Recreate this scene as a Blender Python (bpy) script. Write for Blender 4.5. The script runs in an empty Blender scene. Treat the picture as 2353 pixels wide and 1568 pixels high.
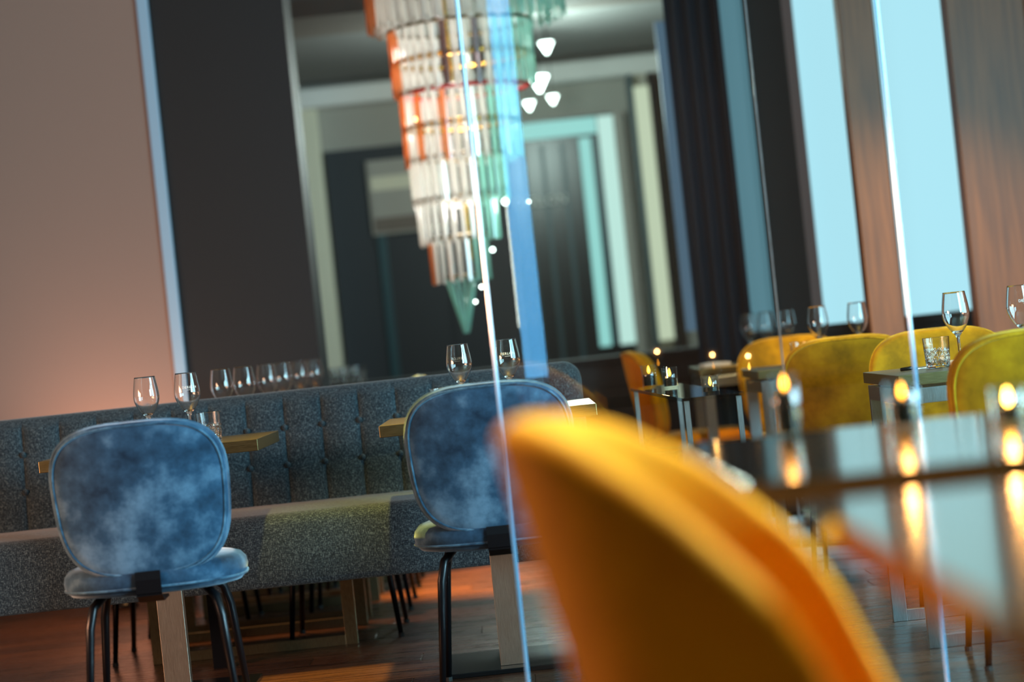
import bpy, bmesh, math, random
from mathutils import Vector, Matrix
random.seed(7)
S = bpy.context.scene
C = S.collection
# ------------------------------------------------------------------ camera
F = 85.0 / 36.0 * 2353.0
ROLL = math.radians(6.0)
HOR = 5.0
CAMZ = 0.96
cd = bpy.data.cameras.new('camera'); cam = bpy.data.objects.new('camera', cd); C.objects.link(cam)
cd.lens = 85.0; cd.sensor_width = 36.0; cd.clip_start = 0.05; cd.clip_end = 200
cam.matrix_world = (Matrix.Translation((0, 0, CAMZ))
                    @ Matrix.Rotation(math.pi/2 - HOR/F, 4, 'X')
                    @ Matrix.Rotation(-ROLL, 4, 'Z'))
cd.dof.use_dof = True; cd.dof.focus_distance = 7.1; cd.dof.aperture_fstop = 1.8
S.camera = cam

def P(px, py, D):
    dx, dy = px - 1176.5, py - 784.0
    u = dx*math.cos(ROLL) - dy*math.sin(ROLL)
    v = dx*math.sin(ROLL) + dy*math.cos(ROLL) + HOR
    return Vector((u/F*D, D, CAMZ - v/F*D))

# ------------------------------------------------------------------ world + large lights + exposure
S.view_settings.view_transform = 'Standard'
S.view_settings.look = 'None'
S.view_settings.exposure = 0.0
S.view_settings.gamma = 1.0
S.view_settings.use_curve_mapping = False
W = bpy.data.worlds.new('world'); S.world = W; W.use_nodes = True
W.node_tree.nodes['Background'].inputs[0].default_value = (0.35, 0.5, 0.6, 1)
W.node_tree.nodes['Background'].inputs[1].default_value = 0.12

def area(name, loc, target, sx, sy, col, power):
    l = bpy.data.lights.new(name, 'AREA'); l.shape = 'RECTANGLE'; l.size = sx; l.size_y = sy
    l.color = col; l.energy = power
    o = bpy.data.objects.new(name, l); C.objects.link(o); o.location = loc
    d = Vector(target) - Vector(loc)
    o.rotation_euler = d.to_track_quat('-Z', 'Y').to_euler()
    return o
def spot(name, loc, target, col, power, ang=50, blend=0.6, rad=0.05):
    l = bpy.data.lights.new(name, 'SPOT'); l.energy = power; l.color = col
    l.spot_size = math.radians(ang); l.spot_blend = blend; l.shadow_soft_size = rad
    o = bpy.data.objects.new(name, l); C.objects.link(o); o.location = loc
    o.rotation_euler = (Vector(target) - Vector(loc)).to_track_quat('-Z', 'Y').to_euler()
    return o
# daylight entering by the side windows (window_3, window_4 stand round these)
area('daylight_window_near', (3.49, 3.4, 1.75), (0, 3.4, 1.75), 1.9, 1.55, (0.46, 0.84, 1.0), 620)
area('daylight_window_far', (3.49, 5.8, 1.665), (0, 5.8, 1.665), 2.1, 1.72, (0.46, 0.84, 1.0), 150)
# warm light panel over the bar on the left wall (its housing is wall_lamp)
area('bar_light', (-3.42, 5.5, 1.25), (0, 5.5, 1.25), 1.6, 0.5, (1.0, 0.48, 0.26), 150)

# ------------------------------------------------------------------ materials
def lin(r, g, b):
    f = lambda c: (c/255/12.92) if c/255 <= 0.04045 else ((c/255+0.055)/1.055)**2.4
    return (f(r), f(g), f(b), 1)
def mat(name):
    m = bpy.data.materials.new(name); m.use_nodes = True
    nt = m.node_tree
    return m, nt, nt.nodes['Principled BSDF']
def L(nt, a, b): nt.links.new(a, b)
def noise(nt, scale, detail=4, rough=0.5, stretch=None, coord='Object'):
    tc = nt.nodes.new('ShaderNodeTexCoord'); n = nt.nodes.new('ShaderNodeTexNoise')
    n.inputs['Scale'].default_value = scale; n.inputs['Detail'].default_value = detail
    n.inputs['Roughness'].default_value = rough
    if stretch:
        mp = nt.nodes.new('ShaderNodeMapping'); mp.inputs['Scale'].default_value = stretch
        L(nt, tc.outputs[coord], mp.inputs[0]); L(nt, mp.outputs[0], n.inputs['Vector'])
    else:
        L(nt, tc.outputs[coord], n.inputs['Vector'])
    return n
def ramp(nt, src, stops):
    r = nt.nodes.new('ShaderNodeValToRGB'); el = r.color_ramp.elements
    while len(el) < len(stops): el.new(0.5)
    for e, (p, c) in zip(el, stops): e.position = p; e.color = c
    L(nt, src, r.inputs[0]); return r
def bump(nt, src, b, strength, dist=0.002):
    n = nt.nodes.new('ShaderNodeBump'); n.inputs['Strength'].default_value = strength
    n.inputs['Distance'].default_value = dist
    L(nt, src, n.inputs['Height']); L(nt, n.outputs[0], b.inputs['Normal'])
M = {}
def plain(key, col, rough=0.6, metal=0.0, spec=None):
    m, nt, b = mat(key); b.inputs['Base Color'].default_value = col
    b.inputs['Roughness'].default_value = rough; b.inputs['Metallic'].default_value = metal
    if spec is not None: b.inputs['Specular IOR Level'].default_value = spec
    n = noise(nt, 40, 3); bump(nt, n.outputs['Fac'], b, 0.06, 0.001)
    M[key] = m; return m
def emit(key, col, strength):
    m, nt, b = mat(key); b.inputs['Base Color'].default_value = (0.02, 0.02, 0.02, 1)
    b.inputs['Emission Color'].default_value = col; b.inputs['Emission Strength'].default_value = strength
    b.inputs['Roughness'].default_value = 0.5
    M[key] = m; return m
def velvet(key, dark, mid, light, sheen_col, sheen=0.6, sc=9):
    m, nt, b = mat(key)
    n = noise(nt, sc, 6, 0.62)
    n2 = noise(nt, sc*0.32, 2, 0.5, (1, 1, 0.7))
    mx = nt.nodes.new('ShaderNodeMath'); mx.operation = 'MULTIPLY_ADD'
    mx.inputs[1].default_value = 0.55; L(nt, n.outputs['Fac'], mx.inputs[0])
    m2 = nt.nodes.new('ShaderNodeMath'); m2.operation = 'MULTIPLY'; m2.inputs[1].default_value = 0.45
    L(nt, n2.outputs['Fac'], m2.inputs[0]); L(nt, m2.outputs[0], mx.inputs[2])
    r = ramp(nt, mx.outputs[0], [(0.38, dark), (0.5, mid), (0.64, light)])
    L(nt, r.outputs[0], b.inputs['Base Color'])
    b.inputs['Roughness'].default_value = 0.85; b.inputs['Specular IOR Level'].default_value = 0.15
    b.inputs['Sheen Weight'].default_value = sheen; b.inputs['Sheen Roughness'].default_value = 0.35
    b.inputs['Sheen Tint'].default_value = sheen_col
    bump(nt, n.outputs['Fac'], b, 0.15, 0.002)
    M[key] = m
velvet('blue_velvet', lin(18, 36, 54), lin(42, 70, 94), lin(92, 122, 146), (0.6, 0.8, 1, 1), 0.5, 12)
velvet('yellow_velvet', lin(122, 86, 4), lin(164, 116, 8), lin(200, 152, 20), (1, 0.8, 0.25, 1), 0.4, 9)
velvet('amber_velvet', lin(190, 112, 0), lin(224, 140, 0), lin(244, 164, 4), (1, 0.7, 0.1, 1), 0.35, 5)
velvet('blue_piping', lin(30, 52, 72), lin(56, 88, 110), lin(96, 128, 150), (0.6, 0.8, 1, 1), 0.6, 30)
velvet('yellow_piping', lin(130, 92, 6), lin(180, 132, 14), lin(210, 165, 30), (1, 0.8, 0.3, 1), 0.5, 30)
# tweed
m, nt, b = mat('tweed')
n = noise(nt, 420, 3, 0.7, (0.22, 1, 1)); n2 = noise(nt, 380, 2, 0.6, (1, 1, 0.3)); n3 = noise(nt, 10, 2)
ad = nt.nodes.new('ShaderNodeMath'); ad.operation = 'ADD'
L(nt, n.outputs['Fac'], ad.inputs[0]); L(nt, n2.outputs['Fac'], ad.inputs[1])
hf = nt.nodes.new('ShaderNodeMath'); hf.operation = 'MULTIPLY'; hf.inputs[1].default_value = 0.5
L(nt, ad.outputs[0], hf.inputs[0])
r = ramp(nt, hf.outputs[0], [(0.36, lin(18, 24, 29)), (0.50, lin(34, 45, 53)), (0.62, lin(78, 92, 97))])
L(nt, r.outputs[0], b.inputs['Base Color']); b.inputs['Roughness'].default_value = 0.95
b.inputs['Specular IOR Level'].default_value = 0.1
b.inputs['Sheen Weight'].default_value = 0.15
bump(nt, hf.outputs[0], b, 0.4, 0.002)
M['tweed'] = m
# brushed bronze / steel
def brushed(key, c1, c2, rough, stretch):
    m, nt, b = mat(key)
    n = noise(nt, 60, 4, 0.6, stretch)
    r = ramp(nt, n.outputs['Fac'], [(0.3, c1), (0.7, c2)])
    L(nt, r.outputs[0], b.inputs['Base Color'])
    b.inputs['Metallic'].default_value = 1.0
    rr = nt.nodes.new('ShaderNodeMapRange'); rr.inputs['To Min'].default_value = rough*0.8; rr.inputs['To Max'].default_value = rough*1.25
    L(nt, n.outputs['Fac'], rr.inputs['Value']); L(nt, rr.outputs[0], b.inputs['Roughness'])
    bump(nt, n.outputs['Fac'], b, 0.04, 0.0005)
    M[key] = m
brushed('bronze', lin(118, 106, 72), lin(148, 134, 94), 0.34, (0.6, 14, 14))
brushed('bronze_gloss', lin(160, 132, 80), lin(188, 158, 104), 0.12, (0.4, 6, 6))
brushed('column_metal', lin(184, 170, 152), lin(216, 204, 188), 0.32, (14, 14, 0.5))
brushed('steel', lin(160, 168, 172), lin(190, 196, 200), 0.30, (10, 10, 0.6))
brushed('bronze_dark', lin(110, 98, 74), lin(136, 122, 94), 0.36, (8, 8, 0.8))
brushed('brass', lin(214, 160, 70), lin(238, 190, 96), 0.25, (1, 1, 1))
plain('black_metal', lin(24, 24, 28), 0.28, 0.6)
plain('black_gloss', lin(14, 15, 16), 0.10)
plain('plate_black', lin(22, 24, 26), 0.22, 0.5)
plain('rubber', lin(14, 14, 14), 0.7)
# walls
plain('pink_plaster', lin(144, 116, 104), 0.8)
plain('blue_trim', lin(150, 178, 200), 0.5)
plain('dark_wall', lin(13, 12, 14), 0.6)
plain('grey_plaster', lin(170, 166, 158), 0.8)
plain('cream_paint', lin(226, 220, 196), 0.5)
plain('white_paint', lin(232, 230, 226), 0.5)
plain('ceiling_grey', lin(128, 126, 124), 0.8)
plain('soffit', lin(120, 108, 100), 0.8)
plain('panel_dark', lin(44, 48, 54), 0.6)
plain('wainscot', lin(26, 22, 20), 0.5)
plain('teal_dark', lin(18, 34, 38), 0.3)
plain('teal_mid', lin(46, 78, 86), 0.4)
plain('warm_wall', lin(150, 110, 90), 0.8)
plain('mauve', lin(120, 108, 108), 0.7)
plain('navy_cloth', lin(34, 44, 56), 0.9)
plain('charcoal', lin(24, 22, 20), 0.7)
plain('white_cloth', lin(235, 232, 225), 0.9)
plain('wax', lin(240, 225, 200), 0.5)
# brown wood
m, nt, b = mat('brown_wood')
n = noise(nt, 6, 5, 0.6, (6, 6, 0.35))
r = ramp(nt, n.outputs['Fac'], [(0.3, lin(88, 52, 22)), (0.7, lin(124, 78, 38))])
L(nt, r.outputs[0], b.inputs['Base Color']); b.inputs['Roughness'].default_value = 0.45
M['brown_wood'] = m
# floor wood
m, nt, b = mat('floor_wood')
n = noise(nt, 5, 6, 0.65, (0.5, 5, 1), 'Object'); n2 = noise(nt, 2.0, 3)
oi = nt.nodes.new('ShaderNodeObjectInfo')
mm = nt.nodes.new('ShaderNodeMath'); mm.operation = 'MULTIPLY_ADD'; mm.inputs[1].default_value = 0.22
L(nt, oi.outputs['Random'], mm.inputs[0]); L(nt, n.outputs['Fac'], mm.inputs[2])
r = ramp(nt, mm.outputs[0], [(0.35, lin(30, 18, 11)), (0.6, lin(68, 41, 26)), (0.85, lin(104, 66, 42))])
L(nt, r.outputs[0], b.inputs['Base Color'])
rr = nt.nodes.new('ShaderNodeMapRange'); rr.inputs['To Min'].default_value = 0.16; rr.inputs['To Max'].default_value = 0.4
L(nt, n.outputs['Fac'], rr.inputs['Value']); L(nt, rr.outputs[0], b.inputs['Roughness'])
bump(nt, n.outputs['Fac'], b, 0.15, 0.002)
M['floor_wood'] = m
# drinking glass
m, nt, b = mat('glass')
b.inputs['Base Color'].default_value = (1, 1, 1, 1); b.inputs['Transmission Weight'].default_value = 1
b.inputs['Roughness'].default_value = 0.0; b.inputs['IOR'].default_value = 1.48
M['glass'] = m
# flat panes: thin sheet, Fresnel reflection over clear
def sheet(key, tint, ior=1.5, extra=0.0, gloss=(1, 1, 1, 1)):
    m, nt, b = mat(key); nt.nodes.remove(b)
    out = nt.nodes['Material Output']
    t = nt.nodes.new('ShaderNodeBsdfTransparent'); t.inputs[0].default_value = tint
    g = nt.nodes.new('ShaderNodeBsdfGlossy'); g.inputs['Roughness'].default_value = 0.02; g.inputs['Color'].default_value = gloss
    fr = nt.nodes.new('ShaderNodeFresnel'); fr.inputs[0].default_value = ior
    ad = nt.nodes.new('ShaderNodeMath'); ad.operation = 'ADD'; ad.inputs[1].default_value = extra; ad.use_clamp = True
    gm = nt.nodes.new('ShaderNodeNewGeometry'); iv = nt.nodes.new('ShaderNodeMath'); iv.operation = 'SUBTRACT'; iv.inputs[0].default_value = 1.0
    L(nt, gm.outputs['Backfacing'], iv.inputs[1])
    ml = nt.nodes.new('ShaderNodeMath'); ml.operation = 'MULTIPLY'
    L(nt, fr.outputs[0], ml.inputs[0]); L(nt, iv.outputs[0], ml.inputs[1]); L(nt, ml.outputs[0], ad.inputs[0])
    mx = nt.nodes.new('ShaderNodeMixShader')
    L(nt, ad.outputs[0], mx.inputs[0]); L(nt, t.outputs[0], mx.inputs[1]); L(nt, g.outputs[0], mx.inputs[2])
    L(nt, mx.outputs[0], out.inputs[0]); M[key] = m
sheet('pane', (0.94, 0.985, 0.98, 1))
sheet('reflector', (0.95, 0.985, 1.0, 1), 1.5, 0.0, (0.22, 0.52, 0.85, 1))
sheet('dark_pane', (0.25, 0.36, 0.38, 1), 1.5, 0.03)
# bluish polished glass edge / added reflector : clear mixed with a satin tinted scatter
def satin(key, tint, scatter, fac, trans=True):
    m, nt, b = mat(key); nt.nodes.remove(b); out = nt.nodes['Material Output']
    t = nt.nodes.new('ShaderNodeBsdfTransparent'); t.inputs[0].default_value = tint
    d = nt.nodes.new('ShaderNodeBsdfTranslucent'); d.inputs[0].default_value = scatter
    d2 = nt.nodes.new('ShaderNodeBsdfDiffuse'); d2.inputs[0].default_value = scatter
    g = nt.nodes.new('ShaderNodeBsdfGlossy'); g.inputs['Roughness'].default_value = 0.15
    a = nt.nodes.new('ShaderNodeMixShader'); a.inputs[0].default_value = 0.5
    L(nt, d.outputs[0], a.inputs[1]); L(nt, d2.outputs[0], a.inputs[2])
    a2 = nt.nodes.new('ShaderNodeMixShader'); a2.inputs[0].default_value = 0.25
    L(nt, a.outputs[0], a2.inputs[1]); L(nt, g.outputs[0], a2.inputs[2])
    x = nt.nodes.new('ShaderNodeMixShader'); x.inputs[0].default_value = fac
    L(nt, t.outputs[0], x.inputs[1]); L(nt, a2.outputs[0], x.inputs[2]); L(nt, x.outputs[0], out.inputs[0])
    M[key] = m
satin('glass_edge', (0.8, 0.95, 0.95, 1), lin(110, 180, 220), 0.62)
satin('reflector_strip', (0.55, 0.8, 0.95, 1), lin(60, 150, 205), 0.45)
satin('rod_clear', (0.95, 0.97, 0.95, 1), lin(244, 240, 232), 0.6)
satin('rod_amber', (0.97, 0.72, 0.5, 1), lin(232, 150, 96), 0.6)
satin('rod_smoke', (0.6, 0.5, 0.5, 1), lin(120, 90, 86), 0.5)
satin('rod_mint', (0.8, 0.97, 0.92, 1), lin(180, 232, 220), 0.6)
plain('red_ring', lin(200, 40, 46), 0.4)
# light givers
emit('window_light', lin(170, 218, 232), 1.18)
emit('window_light_dim', lin(92, 136, 150), 0.8)
emit('mint_light', lin(150, 214, 208), 1.0)  # daylight on the door reveals, given as glow
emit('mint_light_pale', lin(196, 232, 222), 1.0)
emit('lime_light', lin(206, 216, 186), 0.9)
emit('blue_light', lin(98, 128, 152), 0.6)
emit('flame', (1.0, 0.42, 0.06, 1), 70)
emit('flame_low', (1.0, 0.34, 0.02, 1), 16)
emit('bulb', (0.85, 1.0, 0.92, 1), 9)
emit('warm_bulb', (1.0, 0.55, 0.18, 1), 7)
emit('etched', lin(190, 190, 185), 0.0)
M['etched'].node_tree.nodes['Principled BSDF'].inputs['Base Color'].default_value = lin(225, 225, 220)

# ------------------------------------------------------------------ mesh helpers
def link(name, me, material=None, parent=None):
    o = bpy.data.objects.new(name, me); C.objects.link(o)
    if material and me is not None and not me.materials: me.materials.append(M[material])
    if parent is not None: o.parent = parent
    return o
def from_bm(name, bm, material, parent=None, smooth=False):
    bmesh.ops.recalc_face_normals(bm, faces=bm.faces[:])
    me = bpy.data.meshes.new(name); bm.to_mesh(me); bm.free()
    if smooth:
        for p in me.polygons: p.use_smooth = True
    return link(name, me, material, parent)
def tag(o, label=None, cat=None, group=None, kind=None):
    if label: o['label'] = label
    if cat: o['category'] = cat
    if group: o['group'] = group
    if kind: o['kind'] = kind
    return o
def thing(name, label, cat, loc=(0, 0, 0), rz=0, group=None):
    o = bpy.data.objects.new(name, None); C.objects.link(o); o.location = loc; o.rotation_euler = (0, 0, rz)
    o.empty_display_size = 0.1
    return tag(o, label, cat, group)
def add_box(bm, x0, x1, y0, y1, z0, z1, bev=0.0):
    r = bmesh.ops.create_cube(bm, size=1.0)
    for v in r['verts']:
        v.co = Vector(((x0+x1)/2 + v.co.x*(x1-x0), (y0+y1)/2 + v.co.y*(y1-y0), (z0+z1)/2 + v.co.z*(z1-z0)))
    if bev > 0:
        es = list({e for v in r['verts'] for e in v.link_edges})
        bmesh.ops.bevel(bm, geom=es, offset=bev, segments=2, affect='EDGES', profile=0.5)
def box(name, x0, x1, y0, y1, z0, z1, material, parent=None, bev=0.0):
    """box whose origin is at its own centre base"""
    bm = bmesh.new(); cx, cy = (x0+x1)/2, (y0+y1)/2
    add_box(bm, x0-cx, x1-cx, y0-cy, y1-cy, 0, z1-z0, bev)
    o = from_bm(name, bm, material, parent); o.location = (cx, cy, z0)
    return o
def add_tube(bm, pts, radii, seg=10, caps=True):
    pts = [Vector(p) for p in pts]; rings = []
    if not hasattr(radii, '__len__'): radii = [radii]*len(pts)
    prev = None
    for i, p in enumerate(pts):
        t = (pts[min(i+1, len(pts)-1)] - pts[max(i-1, 0)]).normalized()
        if prev is None:
            a = t.cross(Vector((0, 0, 1)))
            if a.length < 1e-3: a = t.cross(Vector((1, 0, 0)))
            a.normalize()
        else:
            a = (prev - t*prev.dot(t)).normalized()
        prev = a; b_ = t.cross(a)
        rings.append([bm.verts.new(p + (a*math.cos(2*math.pi*k/seg) + b_*math.sin(2*math.pi*k/seg))*radii[i]) for k in range(seg)])
    for i in range(len(rings)-1):
        for k in range(seg):
            bm.faces.new((rings[i][k], rings[i][(k+1) % seg], rings[i+1][(k+1) % seg], rings[i+1][k]))
    if caps:
        bm.faces.new(rings[0][::-1]); bm.faces.new(rings[-1])
def add_loop_tube(bm, pts, rad, seg=6):
    pts = [Vector(p) for p in pts]; n = len(pts); rings = []
    for i, p in enumerate(pts):
        t = (pts[(i+1) % n] - pts[i-1]).normalized()
        a = t.cross(Vector((0.13, 1, 0.07))).normalized(); b_ = t.cross(a)
        rings.append([bm.verts.new(p + (a*math.cos(2*math.pi*k/seg) + b_*math.sin(2*math.pi*k/seg))*rad) for k in range(seg)])
    for i in range(n):
        A, B = rings[i], rings[(i+1) % n]
        for k in range(seg): bm.faces.new((A[k], A[(k+1) % seg], B[(k+1) % seg], B[k]))
def add_lathe(bm, prof, seg=32, radfun=None):
    rings = []
    for r_, z in prof:
        if r_ < 1e-6: rings.append([bm.verts.new((0, 0, z))])
        else:
            ring = []
            for k in range(seg):
                a = 2*math.pi*k/seg
                rr = r_ if radfun is None else radfun(r_, z, a)
                ring.append(bm.verts.new((rr*math.cos(a), rr*math.sin(a), z)))
            rings.append(ring)
    for A, B in zip(rings[:-1], rings[1:]):
        for k in range(seg):
            k2 = (k+1) % seg
            if len(A) == 1 and len(B) == 1: continue
            if len(A) == 1: bm.faces.new((A[0], B[k2], B[k]))
            elif len(B) == 1: bm.faces.new((A[k], A[k2], B[0]))
            else: bm.faces.new((A[k], A[k2], B[k2], B[k]))
def copy_tree(o, parent=None):
    c = o.copy(); C.objects.link(c); c.parent = parent
    for ch in o.children: copy_tree(ch, c)
    return c
def place(o, loc, rz=0.0, label=None, group=None):
    o.location = loc; o.rotation_euler = (0, 0, rz)
    if label: o['label'] = label
    if group: o['group'] = group
    return o
def struct(o): o['kind'] = 'structure'; return o

# ------------------------------------------------------------------ the room
CEIL = 3.2
fl = struct(box('floor', -3.5, 3.5, -3, 18, -0.12, -0.004, 'floor_wood'))
# floorboards, laid along the bench
PW, PL = 0.18, 1.7
bm = bmesh.new(); add_box(bm, -PL/2+0.0015, PL/2-0.0015, -PW/2+0.0015, PW/2-0.0015, 0, 0.0038, 0.0012)
me_plank = bpy.data.meshes.new('plank'); bm.to_mesh(me_plank); bm.free(); me_plank.materials.append(M['floor_wood'])
y = 5.4; row = 0
while y < 13.0:
    x = -3.4 + PL/2 - random.random()*0.9
    while x - PL/2 < 2.6:
        if x + PL/2 > -2.6 and x+PL/2 < 3.5 and x-PL/2 > -3.5:
            p = link('plank', me_plank, None, fl)
            p.location = Vector((x, y, -0.004)) - Vector(fl.location)
        x += PL
    y += PW; row += 1
struct(box('ceiling', -3.5, 3.5, -3, 12.9, CEIL, CEIL+0.1, 'ceiling_grey'))
wb = struct(box('wall_back', -3.5, 3.5, -3.1, -3.0, 0, CEIL, 'warm_wall'))
wl = struct(box('wall_left', -3.6, -3.5, -3, 18, 0, CEIL, 'warm_wall'))
# right wall with two side windows
def wall_with_openings():
    bm = bmesh.new()
    ys = [-3, 2.4, 4.4, 4.7, 6.9, 18]
    for i in (0, 2, 4): add_box(bm, 3.5, 3.6, ys[i], ys[i+1], 0, CEIL)
    for a, b_ in ((2.4, 4.4), (4.7, 6.9)):
        add_box(bm, 3.5, 3.6, a, b_, 0, 0.95 if a < 3 else 0.78); add_box(bm, 3.5, 3.6, a, b_, 2.55, CEIL)
    return from_bm('wall_right', bm, 'warm_wall')
struct(wall_with_openings())
for i, (a, b_) in enumerate(((2.4, 4.4), (4.7, 6.9))):
    w = struct(box('window_%d' % (i+3), 3.58, 3.60, a, b_, 0.95 if i == 0 else 0.78, 2.55, 'window_light'))
    for yy in (a, (a+b_)/2-0.03, b_-0.06):
        f = box('window_frame', 3.5, 3.57, yy, yy+0.06, 0.95 if i == 0 else 0.78, 2.55, 'white_paint'); f.parent = w
        f.location = f.location - w.location

# left: pink wall, blue trim, dark pier
DP = 10.6
xe = P(430, 840, DP).x
struct(box('wall_pink', -3.5, xe-0.055, DP, DP+0.35, 0, CEIL, 'pink_plaster'))
struct(box('trim_1', xe-0.055, xe-0.005, DP-0.02, DP+0.3, 0, CEIL, 'blue_trim', None, 0.004))
xr = P(735, 830, DP).x
struct(box('wall_pier', xe-0.005, xr, DP+0.01, DP+0.45, 0, CEIL, 'dark_wall'))

# far wall with lintel, crown and dark panel
DF = 17.0
struct(box('wall_far', -3.5, 3.5, DF, DF+0.2, 0, 3.3, 'grey_plaster'))
struct(box('ceiling_far', -3.5, 3.5, 12.9, 18, 2.88, 3.0, 'ceiling_grey'))
struct(box('trim_2', -3.4, 1.3, DF-0.2, DF, 2.70, 2.84, 'white_paint', None, 0.02))       # white crown
struct(box('trim_3', -3.5, 3.4, 12.9, 13.7, 2.78, 2.88, 'soffit'))                    # beam soffit
# cream pilaster beside the dark panel
xp = P(745, 400, DF).x
struct(box('trim_4', xp-0.3, xp, DF-0.12, DF, 0, 2.72, 'cream_paint', None, 0.015))
dp = struct(box('door_2', xp+0.02, 0.08, DF-0.06, DF, 0, 2.40, 'panel_dark'))
for xx in (-0.83, -0.36):
    s = box('door_stile', xx-0.03, xx+0.03, DF-0.09, DF-0.06, 0, 2.3, 'teal_mid' if xx < -0.5 else 'panel_dark')
    s.parent = dp; s.location = s.location - dp.location
# picture with pale bands
pc = thing('picture', 'pale beige striped picture hung on the dark panel behind the chandelier', 'picture', (P(925, 450, DF).x, DF-0.1, 0))
z0, z1 = 1.80, 2.28; x0, x1 = -0.21, 0.30
box('picture_frame', x0-0.02, x1+0.02, 0.0, 0.035, z0-0.02, z1+0.02, 'grey_plaster', pc)
cols = ['grey_plaster', 'cream_paint', 'grey_plaster', 'grey_plaster', 'soffit']
for i in range(5):
    hh = (z1-z0)/5
    box('colour_band', x0, x1, -0.012, -0.001, z1-(i+1)*hh, z1-i*hh, cols[i], pc)

# glazed far door, daylight on its white reveals made as glowing strips
d1 = struct(box('door_1', 0.10, 0.92, DF-0.10, DF-0.02, 0, 2.46, 'teal_dark'))
def dpart(name, x0, x1, z0, z1, material, d0=-0.16, d1_=-0.10):
    o = box(name, x0, x1, DF+d0, DF+d1_, z0, z1, material); o.parent = d1; o.location = o.location - d1.location; return o
dpart('glowing_lintel', 0.08, 0.74, 2.33, 2.44, 'mint_light')
dpart('door_leaf', 0.14, 0.60, 0.0, 2.30, 'teal_dark')
for xx in (0.2, 0.33, 0.47): dpart('mullion', xx, xx+0.03, 0.0, 2.28, 'teal_mid', -0.19, -0.16)
dpart('glowing_reveal', 0.61, 0.69, 0.84, 2.30, 'mint_light')
dpart('mullion', 0.69, 0.75, 0.84, 2.30, 'teal_mid')
dpart('glowing_reveal', 0.75, 0.86, 0.84, 2.44, 'mint_light_pale')
dpart('mullion', 0.86, 0.93, 0.0, 2.46, 'grey_plaster')
w5 = struct(box('window_5', 1.02, 1.13, DF-0.14, DF-0.02, 0.84, 2.62, 'lime_light'))
for xx, mt in ((0.98, 'teal_mid'), (1.13, 'charcoal')):
    o = box('window_frame', xx, xx+0.04, DF-0.2, DF-0.02, 0.7, 2.7, mt); o.parent = w5; o.location = o.location - w5.location

# right: window wall behind the yellow chairs
DW = 11.6
def XW(u, D=DW): return u/F*D
ZS = 0.87
def window(n, u0, u1, material, zt=3.0):
    x0, x1 = XW(u0), XW(u1)
    w = struct(box('window_%d' % n, x0, x1, DW+0.10, DW+0.12, ZS, zt, material))
    for a, b_ in ((x0-0.03, x0), (x1, x1+0.03)):
        f = box('window_frame', a, b_, DW+0.03, DW+0.09, ZS, zt, 'white_paint' if b_-a < 0.02 else 'charcoal')
        f.parent = w; f.location = f.location - w.location
    s = box('window_sill', x0-0.03, x1+0.03, DW-0.03, DW+0.09, ZS-0.04, ZS, 'charcoal'); s.parent = w; s.location = s.location - w.location
window(1, 722, 852, 'window_light')
window(2, 908, 1120, 'window_light')
window(6, 551, 611, 'window_light_dim')
struct(box('wall_window', XW(500), 3.5, DW+0.0, DW+0.2, 0, ZS-0.05, 'charcoal'))
for i, (a, b_, mt) in enumerate(((611, 695, 'charcoal'), (695, 720, 'mauve'), (855, 897, 'brown_wood'), (1123, 1900, 'warm_wall'))):
    struct(box('wall_pier_%d' % (i+1), XW(a), XW(b_), DW, DW+0.2, ZS-0.05, CEIL, mt))
# dark curtain with folds
def curtain(x0, x1, y, z0, z1, amp, folds, material, label):
    bm = bmesh.new(); n = folds*8; rows = []
    for k in range(n+1):
        x = x0 + (x1-x0)*k/n; yy = y + amp*math.sin(2*math.pi*folds*k/n)
        rows.append((bm.verts.new((x, yy, z0)), bm.verts.new((x, yy, z1)), bm.verts.new((x, yy+0.01, z0)), bm.verts.new((x, yy+0.01, z1))))
    for A, B in zip(rows[:-1], rows[1:]):
        bm.faces.new((A[0], B[0], B[1], A[1])); bm.faces.new((A[3], B[3], B[2], A[2]))
        bm.faces.new((A[1], B[1], B[3], A[3])); bm.faces.new((A[2], B[2], B[0], A[0]))
    o = from_bm('curtain', bm, material, None, True); return tag(o, label, 'curtain')
curtain(XW(425, 11.4), XW(553, 11.4), 11.4, 0.02, 3.15, 0.025, 4, 'navy_cloth', 'dark navy curtain hanging between far door and narrow dim window')
# bright slim glazing further back
w7 = struct(box('window_7', XW(402, 13.2), XW(434, 13.2), 13.2, 13.24, 0.9, 2.6, 'blue_light'))
struct(box('wall_stub', XW(434, 13.2)+0.001, 3.5, 13.15, 13.3, 0, 2.88, 'charcoal'))
# brown wooden posts in front of the windows
def post(u0, u1, D, label, material):
    t = thing('post', label, 'post', (XW((u0+u1)/2, D), D+0.06, 0))
    hw = (XW(u1, D)-XW(u0, D))/2
    box('shaft', -hw, hw, -0.06, 0.06, 0.08, CEIL, material, t, 0.004)
    box('plinth', -hw-0.008, hw+0.008, -0.068, 0.068, 0, 0.08, 'charcoal', t, 0.004)
    return t
post(824, 903, 10.05, 'slim brown wooden post standing between the two bright windows', 'brown_wood')
post(1071, 1250, 10.05, 'broad brown wooden post standing right beside the wider bright window', 'brown_wood')

# dark counter closing off the dining area
ct = thing('counter', 'long dark counter in the back room holding a row of tumblers', 'counter', (-0.35, 12.9, 0))
box('body', -1.6, 1.5, -0.22, 0.25, 0, 0.775, 'wainscot', ct, 0.004)
box('worktop', -1.63, 1.53, -0.26, 0.28, 0.775, 0.815, 'charcoal', ct, 0.004)

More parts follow.
